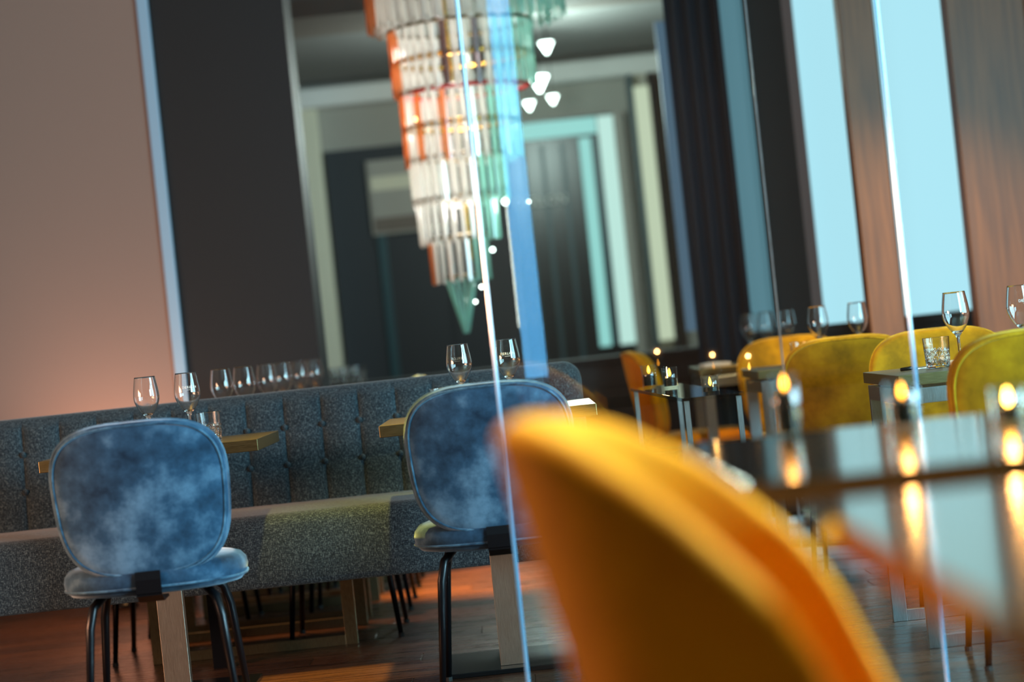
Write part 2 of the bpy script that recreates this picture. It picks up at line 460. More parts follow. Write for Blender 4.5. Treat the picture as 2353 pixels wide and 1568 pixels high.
# ------------------------------------------------------------------ chairs
def rr_outline(n, w, h, ex=3.3, bottom=0.10):
    pts = []
    for k in range(n):
        a = 2*math.pi*k/n
        c, s = math.cos(a), math.sin(a)
        x = math.copysign(abs(c)**(2/ex), c)*w/2; z = math.copysign(abs(s)**(2/ex), s)*h/2
        t = (z + h/2)/h
        x *= 1 - bottom*(1-t)**1.6
        pts.append((x, z))
    return pts
BACK_W, BACK_H = 0.47, 0.405
def shell_pos(x, z, off):
    # local chair axes: +y forward (towards the seat), back panel about y = 0, wrapped forward at the sides
    wrap = 1.15*abs(x)**2.2
    rec = -0.17*(z - 0.0)
    return Vector((x, wrap + rec + off, z))
def make_chair(vel, pip):
    root = thing('velvet_chair', 'chair', 'chair')
    ZB = 0.445 + BACK_H/2
    n = 56; out = rr_outline(n, BACK_W, BACK_H)
    bm = bmesh.new()
    rs = [0.0, 0.25, 0.5, 0.7, 0.84, 0.93, 0.98]
    # rear panel, slightly convex, framed by the rim
    def ring(r, off): return [bm.verts.new(shell_pos(x*r, z*r, off)) for x, z in out]
    rear = [ring(r, -0.024 - 0.006*(1-r*r)) for r in rs[1:6]] + [ring(0.955, -0.0215)]
    rc = bm.verts.new(shell_pos(0, 0, -0.030))
    rim = [ring(0.975, -0.025), ring(0.995, -0.017), ring(1.004, 0.0), ring(0.998, 0.020), ring(0.975, 0.034)]
    front = [ring(r, 0.034 + 0.022*(1-r**3)) for r in rs[5:0:-1]]
    fc = bm.verts.new(shell_pos(0, 0, 0.056))
    seq = rear + rim + front
    for k in range(n): bm.faces.new((rc, seq[0][k], seq[0][(k+1) % n]))
    for A, B in zip(seq[:-1], seq[1:]):
        for k in range(n): bm.faces.new((A[k], B[k], B[(k+1) % n], A[(k+1) % n]))
    for k in range(n): bm.faces.new((fc, seq[-1][(k+1) % n], seq[-1][k]))
    back = from_bm('backrest', bm, vel, root, True); back.location = (0, -0.235, ZB)
    bm = bmesh.new(); add_loop_tube(bm, [shell_pos(x*0.955, z*0.955, -0.024) for x, z in out], 0.0035)
    from_bm('piping', bm, pip, back, True)
    bm = bmesh.new(); add_loop_tube(bm, [shell_pos(x*1.003, z*1.003, 0.008) for x, z in out], 0.003)
    from_bm('piping', bm, pip, back, True)
    # seat
    so = rr_outline(n, 0.475, 0.47, 2.6, -0.06)
    bm = bmesh.new()
    def sring(r, z): return [bm.verts.new((x*r, y*r, z)) for x, y in so]
    seq = [sring(0.3, 0.398), sring(0.8, 0.398), sring(0.93, 0.404), sring(0.985, 0.418), sring(1.0, 0.436), sring(0.985, 0.455),
           sring(0.94, 0.468), sring(0.85, 0.475), sring(0.6, 0.478), sring(0.3, 0.477)]
    bm.faces.new(seq[0][::-1])
    for A, B in zip(seq[:-1], seq[1:]):
        for k in range(n): bm.faces.new((A[k], A[(k+1) % n], B[(k+1) % n], B[k]))
    bm.faces.new(seq[-1])
    st = from_bm('seat', bm, vel, root, True)
    bm = bmesh.new(); add_loop_tube(bm, [(x*0.992, y*0.992, 0.419) for x, y in so], 0.0032)
    from_bm('piping', bm, pip, st, True)
    # bracket joining seat and back
    bm = bmesh.new()
    path = [(-0.236, 0.462), (-0.243, 0.44), (-0.243, 0.405), (-0.20, 0.386), (-0.08, 0.386)]
    vs = []
    for yy, zz in path:
        vs.append([bm.verts.new((sx*0.033, yy + ty*0.7, zz - ty)) for sx, ty in ((-1, 0), (1, 0), (1, 0.007), (-1, 0.007))])
    for A, B in zip(vs[:-1], vs[1:]):
        for k in range(4): bm.faces.new((A[k], A[(k+1) % 4], B[(k+1) % 4], B[k]))
    bm.faces.new(vs[0][::-1]); bm.faces.new(vs[-1])
    from_bm('bracket', bm, 'black_metal', root)
    for sx in (-1, 1):
        for sy in (-1, 1):
            bm = bmesh.new()
            top = (sx*0.135, sy*0.115, 0.398); kn = (sx*0.160, sy*0.140, 0.372); mid = (sx*0.172, sy*0.155, 0.32); ft = (sx*0.20, sy*0.185, 0.006)
            add_tube(bm, [top, kn, mid, ft], [0.012, 0.0125, 0.0122, 0.0085], 10)
            lg = from_bm('leg', bm, 'black_metal', root, True)
            bm = bmesh.new(); add_tube(bm, [(ft[0], ft[1], 0.0), (ft[0], ft[1], 0.012)], 0.0105, 10)
            from_bm('foot_cap', bm, 'rubber', lg)
    return root
blue = make_chair('blue_velvet', 'blue_piping')
# facing +Y = rotation 0
place(blue, (-1.008, 6.47, 0), math.radians(2.5), 'blue velvet chair at the sofa table with two wine glasses and a tumbler beside them')
c2 = place(copy_tree(blue), (-0.085, 6.76, 0), math.radians(-1), 'blue velvet chair with gold-lit rim partly hidden behind the big amber chair')
dark_chairs = []
for i, yb in enumerate((8.36, 9.15, 9.95)):
    for sx, side in ((-1, 'pink wall side'), (1, 'glass partition side')):
        c = place(copy_tree(blue), (-0.96 + sx*0.30, yb, 0), math.radians(90 if sx > 0 else -90))
        c['label'] = 'dark chair behind the grey sofa, on the %s of the %s table' % (side, ('first', 'second', 'third')[i])
yel = make_chair('yellow_velvet', 'yellow_piping')
# chairs round the framed tables behind the glass (rotation pi faces the camera)
place(yel, (1.32, 6.28, 0), math.radians(-3), 'mustard velvet chair backing onto the glass, at the framed table nearest the posts')
place(copy_tree(yel), (1.36, 7.56, 0), math.pi, 'mustard velvet chair across the framed table with a tumbler, facing the glass partition')
place(copy_tree(yel), (1.19, 8.50, 0), math.radians(-14), 'mustard velvet chair with broad side wing, back to the glass, at the second framed table')
place(copy_tree(yel), (1.16, 9.72, 0), math.pi + math.radians(8), 'mustard velvet chair on the far side of the second framed table')
place(make_chair('amber_velvet', 'yellow_piping'), (0.765, 10.6, 0), math.radians(-84), 'amber chair seen from its side at the end of the third framed table')

# ------------------------------------------------------------------ tables
def pedestal_table(name, label, x0, x1, y0, y1, top_mat='bronze', th=0.034, z=0.75, group=None, colx=None, coly=None):
    cx, cy = (x0+x1)/2, (y0+y1)/2
    t = thing(name, label, 'table', (cx, cy, 0), 0, group)
    box('tabletop', x0-cx, x1-cx, y0-cy, y1-cy, z-th, z, top_mat, t, 0.0015)
    ky = (coly if coly is not None else cy) - cy
    box('column', -0.0385, 0.0385, ky-0.02, ky+0.02, 0.014, z-th, 'column_metal', t, 0.0012)
    box('base_plate', -0.205, 0.205, ky-0.095, ky+0.36, 0, 0.014, 'plate_black', t, 0.002)
    return t
pedestal_table('pedestal_table', 'bronze topped pedestal table before the sofa, left end of the pair', -1.395, -0.760, 6.97, 7.60, coly=7.1)
pedestal_table('pedestal_table', 'bronze topped pedestal table before the sofa end, nearer the glass partition', -0.407, 0.222, 6.95, 7.58, coly=7.07)
pedestal_table('pedestal_table', 'glossy bronze table with three lit tealights beside the big amber chair', 0.27, 1.35, 3.0, 4.12, 'bronze_gloss', coly=3.4)
pedestal_table('pedestal_table', 'bare glossy bronze table in front of the tealight table', 0.30, 1.35, 1.35, 2.6, 'bronze_gloss', coly=1.9)
def frame_table(label, x0, x1, y0, y1, metal, top, z=0.75, th=0.032, w=0.042, group=None):
    cx, cy = (x0+x1)/2, (y0+y1)/2; hx, hy = (x1-x0)/2, (y1-y0)/2
    t = thing('frame_table', label, 'table', (cx, cy, 0), 0, group)
    box('tabletop', -hx, hx, -hy, hy, z-th, z, top, t, 0.0015)
    zt = z-th-0.008
    for sy in (-1, 1):
        box('top_rail', -hx+0.01+w, hx-0.01-w, sy*(hy-0.02)-0.012, sy*(hy-0.02)+0.012, zt-w, zt, metal, t, 0.001)
        box('floor_rail', -hx+0.01+w, hx-0.01-w, sy*(hy-0.02)-0.012, sy*(hy-0.02)+0.012, 0.0, 0.034, metal, t, 0.001)
        for sx in (-1, 1):
            xa, xb = sorted((sx*(hx-0.01), sx*(hx-0.01-w)))
            box('leg', xa, xb, sy*(hy-0.02)-0.012, sy*(hy-0.02)+0.012, 0, zt, metal, t, 0.001)
    for sx in (-1, 1):
        xa, xb = sorted((sx*(hx-0.01), sx*(hx-0.01-w)))
        box('side_rail', xa, xb, -hy+0.032, hy-0.032, zt-w, zt, metal, t, 0.001)
    for sx in (-1, 1):
        for sy in (-1, 1):
            bm = bmesh.new(); add_tube(bm, [(sx*(hx-0.05), sy*(hy-0.02), zt-0.002), (sx*(hx-0.05), sy*(hy-0.02), zt+0.010)], 0.012, 10)
            from_bm('spacer', bm, 'rubber', t)
    return t
frame_table('steel framed table with a wine glass and tumbler, right behind the glass partition', 1.035, 1.74, 6.58, 7.24, 'steel', 'bronze')
frame_table('steel framed table between two mustard chairs, second from the glass partition', 0.875, 1.55, 8.78, 9.40, 'steel', 'bronze')
frame_table('steel framed table with a folded white napkin beside the amber chair', 0.78, 1.45, 10.25, 10.9, 'steel', 'bronze')
for lab, ya, yb in (('first', 8.07, 8.65), ('second', 8.86, 9.44), ('third', 9.66, 10.24)):
    frame_table('bronze framed table behind the grey sofa, %s from the sofa back' % lab, -1.315, -0.605, ya, yb, 'bronze_dark', 'bronze')
# narrow glass console carrying candles
cs = thing('console', 'narrow clear glass console table carrying three candles', 'console table', (0.50, 7.4, 0), math.atan2(0.06, 1.6))
box('tabletop', -0.085, 0.085, -0.82, 0.82, 0.740, 0.75, 'pane', cs, 0.001)
for sx in (-1, 1):
    for yy in (-0.78, 0.78):
        box('leg', sx*0.072-0.007, sx*0.072+0.007, yy-0.007, yy+0.007, 0, 0.740, 'steel', cs)

# ------------------------------------------------------------------ the sofa
SX0, SX1 = -2.35, 0.215
sofa = thing('sofa', 'long grey tweed bench sofa with button-tufted backrest', 'sofa', (-1.0, 7.8, 0))
def L0(x, y, z): return Vector((x+1.0, y-7.8, z))
def soft_block(name, x0, x1, prof, parent, rnd, nx=60):
    """profile (y,z) closed loop swept in x with softened ends"""
    bm = bmesh.new(); rings = []
    cy = sum(p[0] for p in prof)/len(prof); cz = sum(p[1] for p in prof)/len(prof)
    xs = [x0 + rnd*(1-math.cos(t*math.pi/2/5)) for t in range(6)] + [x0+rnd+(x1-x0-2*rnd)*k/nx for k in range(1, nx)] + [x1 - rnd*(1-math.cos(t*math.pi/2/5)) for t in range(5, -1, -1)]
    for x in xs:
        d = min(x-x0, x1-x); sh = 0.0
        if d < rnd: sh = rnd - math.sqrt(max(0, rnd*rnd-(rnd-d)**2))
        rings.append([bm.verts.new(L0(x, y - math.copysign(min(sh, abs(y-cy)*0.9), y-cy), z - math.copysign(min(sh, abs(z-cz)*0.9), z-cz))) for y, z in prof])
    n = len(prof)
    for A, B in zip(rings[:-1], rings[1:]):
        for k in range(n): bm.faces.new((A[k], A[(k+1) % n], B[(k+1) % n], B[k]))
    bm.faces.new(rings[0][::-1]); bm.faces.new(rings[-1])
    return from_bm(name, bm, 'tweed', parent, True)
YF, YJ, ZB_, ZT_ = 7.46, 7.93, 0.272, 0.498
prof = [(YF+0.004, ZB_), (YF, ZB_+0.006)]
for k in range(5): prof.append((YF - 0.006*math.sin(math.pi*(k+0.5)/5), ZB_+0.02+(ZT_-ZB_-0.08)*k/4))
for k in range(7):
    a = math.pi/2*k/6; prof.append((YF+0.05-0.05*math.cos(a), ZT_-0.05+0.05*math.sin(a)))
prof += [(YF+0.2, ZT_+0.008), (YJ, ZT_+0.004), (YJ+0.06, ZT_-0.02), (YJ+0.06, ZB_), ]
soft_block('seat', SX0, SX1, prof, sofa, 0.03)
# backrest: tufted grid
CELL = 0.1235; TOPZ = 0.868; BOTZ = 0.498
ROWZ = [BOTZ, 0.626, 0.748, TOPZ]
def tuft(x, z):
    ph = ((SX1 - x)/CELL) % 1.0
    dist = min(ph, 1-ph)*CELL
    k = 0 if z < ROWZ[1] else (1 if z < ROWZ[2] else 2)
    tz = (z-ROWZ[k])/(ROWZ[k+1]-ROWZ[k])
    dz = min([abs(z-q) for q in ROWZ[1:3]])
    groove = 1-math.exp(-dist/0.006)
    pillow = math.sin(math.pi*dist/CELL)
    hgr = 1-0.75*math.exp(-dz/0.012)*(0.35+0.65*math.exp(-dist/0.03))
    return 0.008*groove*hgr + 0.011*pillow*hgr
bm = bmesh.new(); cols_ = []
RB = 0.06
offs = [0.0, 0.003, 0.008, 0.016, 0.03, 0.048, CELL/2]
offs = offs + [CELL-o for o in offs[-2:0:-1]]
xs_ = sorted({round(SX1 - c*CELL - o, 5) for c in range(21) for o in offs if SX1 - c*CELL - o > SX0} | {round(SX1-o, 5) for o in (0.005, 0.012, 0.02, 0.04, 0.06)})
for x in xs_:
    de = SX1 - x; drop = 0.0; shy = 0.0
    if de < RB: drop = RB - math.sqrt(max(0, RB*RB-(RB-de)**2))
    if de < 0.03: shy = 0.03 - math.sqrt(max(0, 0.03**2-(0.03-de)**2))
    col = []
    zt = TOPZ - drop
    for j in range(49):
        z = 0.42 + (zt-0.035-0.42)*j/48
        fade = min(1, de/0.05)
        yb = 7.915 + (z-0.5)*0.16
        col.append(L0(x, yb - tuft(x, z)*fade + shy, z))
    yt = 7.915 + (zt-0.5)*0.16
    for k in range(1, 8):
        a = math.pi*k/8
        col.append(L0(x, yt + 0.035*(1-math.cos(a))*(0.95) - 0.006*(1-k/8) + shy*(1-k/4 if k < 8 else -1), zt-0.035+0.035*math.sin(a)))
    col.append(L0(x, yt+0.068-shy, zt-0.05)); col.append(L0(x, 7.985-shy, 0.30)); col.append(L0(x, 7.93, 0.30))
    cols_.append([bm.verts.new(v) for v in col])
for A, B in zip(cols_[:-1], cols_[1:]):
    for k in range(len(A)): bm.faces.new((A[k], B[k], B[(k+1) % len(A)], A[(k+1) % len(A)]))
bm.faces.new(cols_[0][::-1]); bm.faces.new(cols_[-1])
bk = from_bm('backrest', bm, 'tweed', sofa, True)
bm = bmesh.new(); bmesh.ops.create_uvsphere(bm, u_segments=10, v_segments=6, radius=0.010)
for v in bm.verts: v.co.y *= 0.6
for f_ in bm.faces: f_.smooth = True
me_btn = bpy.data.meshes.new('button'); bm.to_mesh(me_btn); bm.free(); me_btn.materials.append(M['tweed'])
k = 1
while SX1 - k*CELL > SX0:
    x = SX1 - k*CELL
    for z in ROWZ[1:3]:
        b_ = link('button', me_btn, None, bk); b_.location = L0(x, 7.915+(z-0.5)*0.16 - 0.010, z)
    k += 1
for x in (-2.2, -1.045, -0.085):
    box('leg', x+1.0-0.022, x+1.0+0.022, 7.80-7.8, 7.86-7.8, 0, 0.275, 'black_metal', sofa)

# ------------------------------------------------------------------ glassware
def text_mesh(txt, size, font_depth=0.0):
    cu = bpy.data.curves.new('t', 'FONT'); cu.body = txt; cu.size = size; cu.align_x = 'CENTER'; cu.align_y = 'CENTER'
    cu.extrude = font_depth; cu.space_character = 1.15
    to = bpy.data.objects.new('t', cu); C.objects.link(to)
    dg = bpy.context.evaluated_depsgraph_get(); dg.update()
    me = bpy.data.meshes.new_from_object(to.evaluated_get(dg))
    bpy.data.objects.remove(to); bpy.data.curves.remove(cu)
    return me
def spline(pts, n):
    out = []
    for i in range(len(pts)-1):
        p0, p1, p2, p3 = pts[max(i-1, 0)], pts[i], pts[i+1], pts[min(i+2, len(pts)-1)]
        for k in range(n):
            t = k/n
            out.append(tuple(0.5*((2*b)+(-a+c)*t+(2*a-5*b+4*c-d)*t*t+(-a+3*b-3*c+d)*t**3) for a, b, c, d in zip(p0, p1, p2, p3)))
    out.append(pts[-1]); return out
BOWL = spline([(0.0115, 0.094), (0.0215, 0.106), (0.0310, 0.121), (0.0372, 0.137), (0.0390, 0.150), (0.0380, 0.166), (0.0348, 0.188), (0.0310, 0.2115)], 4)
GP = [(0, 0.0), (0.033, 0.0), (0.034, 0.0015), (0.02, 0.004), (0.007, 0.008), (0.0042, 0.02), (0.0038, 0.06), (0.0046, 0.08), (0.0065, 0.0875)] + BOWL + [(0.0308, 0.2119)]
GI = [(0.0304, 0.2119)] + [(max(r-0.0009, 0.002), z) for r, z in BOWL[::-1] if z > 0.099] + [(0.008, 0.0985), (0, 0.0975)]
bm = bmesh.new(); add_lathe(bm, GP + GI, 36)
me_wine = bpy.data.meshes.new('wine_glass'); bmesh.ops.recalc_face_normals(bm, faces=bm.faces[:]); bm.to_mesh(me_wine); bm.free()
for p in me_wine.polygons: p.use_smooth = True
me_wine.materials.append(M['glass'])
# print wrapped round the bowl
def wrap_print(txt, z, size):
    me = text_mesh(txt, size)
    bm = bmesh.new(); bm.from_mesh(me)
    w = max(v.co.x for v in bm.verts) - min(v.co.x for v in bm.verts)
    r_ = bmesh.ops.create_grid(bm, x_segments=8, y_segments=1, size=0.5)
    for v in r_['verts']: v.co = Vector((v.co.x*w*0.42, v.co.y*0.0007 - size*0.72, 0))
    bmesh.ops.subdivide_edges(bm, edges=[e for e in bm.edges if e.calc_length() > 0.004], cuts=2)
    for v in bm.verts:
        zz = z + v.co.y
        rad = 0.0388 - (0.0385-0.0350)*max(0, (zz-0.155))/0.030*0.95 + 0.0006
        a = v.co.x/rad
        v.co = Vector((rad*math.sin(a), -rad*math.cos(a), zz))
    o = bpy.data.meshes.new('print'); bm.to_mesh(o); bm.free(); o.materials.append(M['etched'])
    return o
me_print = wrap_print('DERLON', 0.167, 0.0105)
def wine(px, py, D, label, pr=None, group=None, z=0.75, ry=0.0):
    p = P(px, py, D)
    o = link('wine_glass', me_wine); o.location = (p.x, D, z)
    tag(o, label, 'wine glass', group)
    if pr is not None:
        t = link('print', me_print, None, o); t.rotation_euler = (0, 0, pr)
    o.rotation_euler = (0, 0, ry)
    return o
wine(1055, 840, 7.35, 'wine glass with print seen reversed, on the table behind the gold-lit blue chair', math.pi+0.1)
wine(1166, 828, 7.35, 'wine glass printed DERLON on the table behind the gold-lit blue chair', 0.05)
wine(337, 920, 7.30, 'plain-fronted wine glass standing in front of the pink wall', None)
wine(431, 910, 7.24, 'wine glass printed DERLON beside the cut tumbler in front of the sofa', 0.35)
wine(2197, 730, 6.82, 'wine glass beside the tumbler on the steel framed table by the glass', None)
wine(2345, 712, 6.80, 'printed wine glass rising above the nearest mustard chair', 0.3)
wine(1880, 745, 8.98, 'wine glass in front of the first bright window, over the mustard chair', None)
wine(1971, 735, 9.02, 'wine glass standing against the brown post over a mustard chair', None)
wine(1722, 762, 10.7, 'wine glass on the third framed table, in front of dark post', None, 'far glasses on the third framed table')
wine(1762, 757, 10.6, 'wine glass on the third framed table, in front of dark post', None, 'far glasses on the third framed table')
wine(1808, 752, 10.42, 'wine glass on the third framed table, in front of dark post', None, 'far glasses on the third framed table')
for i, (px, D) in enumerate(((510, 8.25), (562, 8.42), (615, 9.05), (650, 9.28), (690, 9.85), (724, 10.05))):
    wine(px, 890 - (px-510)*0.105, D, 'wine glass rim above the sofa back, on the %s table behind it' % ('first', 'second', 'third')[i//2], None, 'wine glasses on the %s table behind the sofa' % ('first', 'second', 'third')[i//2])
# cut tumbler
def cut(r_, z, a):
    if 0.008 < z < 0.056 and r_ > 0.03:
        k = abs(math.sin(6*a + z*110)) + abs(math.sin(6*a - z*110))
        return r_ - 0.0030*(1-min(1, k/1.3))
    return r_
TP = [(0, 0.0), (0.030, 0.0), (0.0335, 0.002)] + [(0.034+0.0045*(z/0.088), z) for z in [0.006+0.0042*k for k in range(14)]] + [(0.0372, 0.064), (0.0384, 0.0875), (0.0378, 0.088)]
TI = [(0.0364, 0.0875), (0.0345, 0.06), (0.0315, 0.022), (0.029, 0.0155), (0, 0.014)]
bm = bmesh.new(); add_lathe(bm, TP+TI, 72, cut); bmesh.ops.recalc_face_normals(bm, faces=bm.faces[:])
me_tum = bpy.data.meshes.new('tumbler'); bm.to_mesh(me_tum); bm.free(); me_tum.materials.append(M['glass'])
def tumbler(px, py, D, label, z=0.75, group=None):
    o = link('tumbler', me_tum); o.location = (P(px, py, D).x, D, z); return tag(o, label, 'tumbler', group)
tumbler(481, 985, 7.14, 'cut crystal tumbler at the edge of the bronze table by the blue chair')
tumbler(1018, 920, 7.10, 'cut crystal tumbler peeping over the gold-lit blue chair back')
tumbler(2153, 810, 6.90, 'cut crystal tumbler on the steel framed table by the glass')
tumbler(1841, 812, 8.92, 'cut crystal tumbler on the second steel framed table')
for i, px in enumerate((752, 772, 790, 807, 824)):
    tumbler(px, 860 - (px-750)*0.105, 12.82 + 0.07*(i % 2), 'tumbler in the row along the dark back counter', 0.815, 'tumblers on the back counter')
# napkin, card, knife
def soft_slab(name, w, d, h, material, loc, rz, label, cat, fold=0.0):
    bm = bmesh.new(); add_box(bm, -w/2, w/2, -d/2, d/2, 0, h, min(h*0.45, 0.006))
    bmesh.ops.subdivide_edges(bm, edges=bm.edges[:], cuts=2, use_grid_fill=True)
    for v in bm.verts: v.co.z += fold*math.cos(v.co.x/w*3.0)*(v.co.z > h*0.3)
    o = from_bm(name, bm, material, None, True); o.location = loc; o.rotation_euler = (0, 0, rz); return tag(o, label, cat)
soft_slab('napkin', 0.12, 0.16, 0.014, 'white_cloth', (0.86, 10.42, 0.75), 0.05, 'folded white napkin on the third framed table beside the amber chair', 'napkin', 0.004)
soft_slab('napkin', 0.10, 0.2, 0.012, 'white_cloth', (1.30, 6.98, 0.75), 0.0, 'white napkin beside the tumbler on the steel framed table', 'napkin', 0.003)
kn = thing('knife', 'dark handled table knife lying beside the tumbler', 'knife', (1.145, 6.92, 0.75), 0.2)
bm = bmesh.new(); add_tube(bm, [(-0.05, 0, 0.006), (-0.02, 0, 0.007), (0.0, 0, 0.005)], [0.005, 0.006, 0.004], 8); from_bm('handle', bm, 'black_metal', kn, True)
box('blade', 0.0, 0.10, -0.008, 0.008, 0.003, 0.005, 'steel', kn)

# ------------------------------------------------------------------ tealights
def tealight(x, y, z, flame_z, label, r_=0.028, power=0.5, dark=False, fm='flame'):
    t = thing('tealight', label, 'candle', (x, y, z))
    h = max(0.035, flame_z - z + 0.004)
    bm = bmesh.new()
    add_lathe(bm, [(0, 0), (r_, 0), (r_*1.05, h+0.012), (r_*1.0, h+0.012), (r_*0.95, 0.006), (0, 0.006)], 20)
    from_bm('holder', bm, 'pane', t, True)
    wz = max(0.012, flame_z-z-0.016)
    bm = bmesh.new(); add_lathe(bm, [(0, 0.0065), (r_*0.82, 0.0065), (r_*0.82, wz), (0, wz)], 18); from_bm('wax', bm, 'wax' if not dark else 'plate_black', t)
    bm = bmesh.new(); add_tube(bm, [(0, 0, wz-0.001), (0, 0, wz+0.005)], 0.0008, 6); wk = from_bm('wick', bm, 'rubber', t)
    bm = bmesh.new(); add_lathe(bm, [(0, wz+0.003), (0.0035, wz+0.008), (0.0045, wz+0.013), (0.003, wz+0.021), (0, wz+0.030)], 12)
    from_bm('flame', bm, fm, t, True)
    l = bpy.data.lights.new('candle_glow', 'POINT'); l.energy = power; l.color = (1, 0.5, 0.15); l.shadow_soft_size = 0.01
    lo = bpy.data.objects.new('candle_glow', l); C.objects.link(lo); lo.parent = t; lo.location = (0, 0, wz+0.05)
    return t
p = P(2315, 912, 3.72); tealight(p.x, p.y, 0.75, p.z, 'lit tealight burning brightest on the glossy bronze table', 0.026, 0.5, True)
p = P(2071, 898, 3.92); tealight(p.x, p.y, 0.75, p.z, 'lit tealight in the middle of the three on the glossy table', 0.026, 0.4, True, 'flame_low')
p = P(1801, 880, 4.02); tealight(p.x, p.y, 0.75, p.z, 'lit votive candle at the corner of the glossy table by the amber chair', 0.022, 0.4, True, 'flame_low')
for px, py, D, lab in ((1631, 877, 6.75, 'lit candle in dark cup at the near end of the glass console'),
                       (1538, 856, 7.75, 'lit candle in clear holder at the middle of the glass console'),
                       (1490, 850, 8.08, 'lit candle on the glass console in front of the amber chair back')):
    p = P(px, py, D); tealight(p.x, p.y, 0.75, max(p.z, 0.775), lab, 0.024, 0.25, True, 'flame_low')

# ------------------------------------------------------------------ glass partition
DG = 5.75
gp = thing('glass_partition', 'frameless clear glass partition with polished edges in front of mustard chairs', 'partition', (0.8, DG, 0))
def gx(px, py): return P(px, py, DG).x - 0.8
xA, xC, xD = gx(1131, 780), gx(1786, 712), gx(2084, 680)
HG = 2.9
box('pane', xA+0.008, xC-0.002, -0.005, 0.005, 0.012, HG, 'pane', gp)
box('pane', xC+0.002, xD-0.006, -0.005, 0.005, 0.012, HG, 'pane', gp)
box('pane', xD+0.006, 1.3, -0.005, 0.005, 0.012, HG, 'pane', gp)
def edge_bar(x, w, h0, h1, material, name='glass_edge', ang=45, y=0.0, t=None):
    t = w if t is None else t
    o = box(name, -w/2, w/2, -t/2, t/2, h0, h1, material, gp, 0.0)
    o.location = (x, y, h0); o.rotation_euler = (0, 0, math.radians(ang)); return o
edge_bar(xA, 0.0075, 0.012, HG, 'glass_edge')
box('joint', xC-0.002, xC+0.002, -0.006, 0.006, 0.012, HG, 'steel', gp)
edge_bar(xD, 0.008, 0.012, HG, 'glass_edge')
xB = gx(1222, 778)
edge_bar(xB, 0.078, 0.012, HG, 'reflector', 'reflector_strip', 45, -0.04, 0.008)  # angled sheet added to mirror the side window as a blue strip
box('floor_channel', xA-0.01, 1.3, -0.012, 0.012, 0, 0.012, 'steel', gp)

# ------------------------------------------------------------------ big amber tub chair in front
def interp(tab, x):
    if x <= tab[0][0]: return tab[0][1]
    for (a, b_), (c, d) in zip(tab[:-1], tab[1:]):
        if x <= c: return b_ + (d-b_)*(x-a)/(c-a)
    return tab[-1][1]
RIM = [(0, 0.87), (0.03, 0.868), (0.05, 0.862), (0.08, 0.844), (0.1, 0.825), (0.13, 0.797), (0.155, 0.767), (0.175, 0.739), (0.195, 0.712), (0.21, 0.687), (0.225, 0.652), (0.245, 0.582), (0.27, 0.502), (0.32, 0.432)]
tub = thing('tub_chair', 'big amber tub chair with sloping sides, close in front of the glass partition', 'chair', (0.100, 2.4, 0), math.radians(-10))
def tub_pt(s, t, off):
    a = s*math.pi/2
    px = 0.32*(1-abs(math.cos(a))**0.75); py = 0.262*math.copysign(abs(math.sin(a))**0.8, a)
    # plan normal by finite difference
    e = 1e-3; a2 = a+e
    qx = 0.32*(1-abs(math.cos(a2))**0.75); qy = 0.262*math.copysign(abs(math.sin(a2))**0.8, a2)
    tx, ty = qx-px, qy-py; l_ = math.hypot(tx, ty) or 1; nx_, ny_ = -ty/l_, tx/l_      # outward
    zr = interp(RIM, px+0.03); zb = 0.425
    z = zb + (zr-zb)*t
    bulge = 0.004*math.sin(math.pi*t)
    w = 1-px/0.32
    rec = -0.24*(z-0.45)*w
    taper = -0.03*(1-t)*(1-w)
    return Vector((px + nx_*(off+bulge) + rec, py + ny_*(off+bulge+taper), z))
bm = bmesh.new(); NS = 60; cols_ = []
for i in range(NS+1):
    s = -0.985 + 1.97*i/NS
    col = [tub_pt(s, t/14, 0.022) for t in range(14)]
    top = tub_pt(s, 1.0, 0)
    for k in range(0, 7):
        a = math.pi*k/6
        q = tub_pt(s, 0.985, 0.022*math.cos(a)); q.z += 0.02*math.sin(a); col.append(q)
    col += [tub_pt(s, t/14, -0.022) for t in range(13, -1, -1)]
    cols_.append([bm.verts.new(v) for v in col])
for A, B in zip(cols_[:-1], cols_[1:]):
    for k in range(len(A)): bm.faces.new((A[k], B[k], B[(k+1) % len(A)], A[(k+1) % len(A)]))
bm.faces.new(cols_[0][::-1]); bm.faces.new(cols_[-1])
from_bm('shell', bm, 'amber_velvet', tub, True)
so = rr_outline(40, 0.44, 0.47, 2.8, 0)
bm = bmesh.new(); seq = []
for r_, z in ((0.3, 0.395), (0.92, 0.395), (1.0, 0.42), (1.0, 0.45), (0.94, 0.475), (0.6, 0.482), (0.3, 0.482)):
    seq.append([bm.verts.new((0.25+x*r_, y_*r_*0.98, z)) for x, y_ in so])
bm.faces.new(seq[0][::-1])
for A, B in zip(seq[:-1], seq[1:]):
    for k in range(40): bm.faces.new((A[k], A[(k+1) % 40], B[(k+1) % 40], B[k]))
bm.faces.new(seq[-1]); from_bm('seat', bm, 'amber_velvet', tub, True)
for sx in (0.08, 0.42):
    for sy in (-0.17, 0.17):
        bm = bmesh.new(); e = -0.03 if sx < 0.2 else 0.03
        add_tube(bm, [(sx, sy, 0.4), (sx+e, sy*1.15, 0.0)], [0.013, 0.009], 10); from_bm('leg', bm, 'black_metal', tub, True)

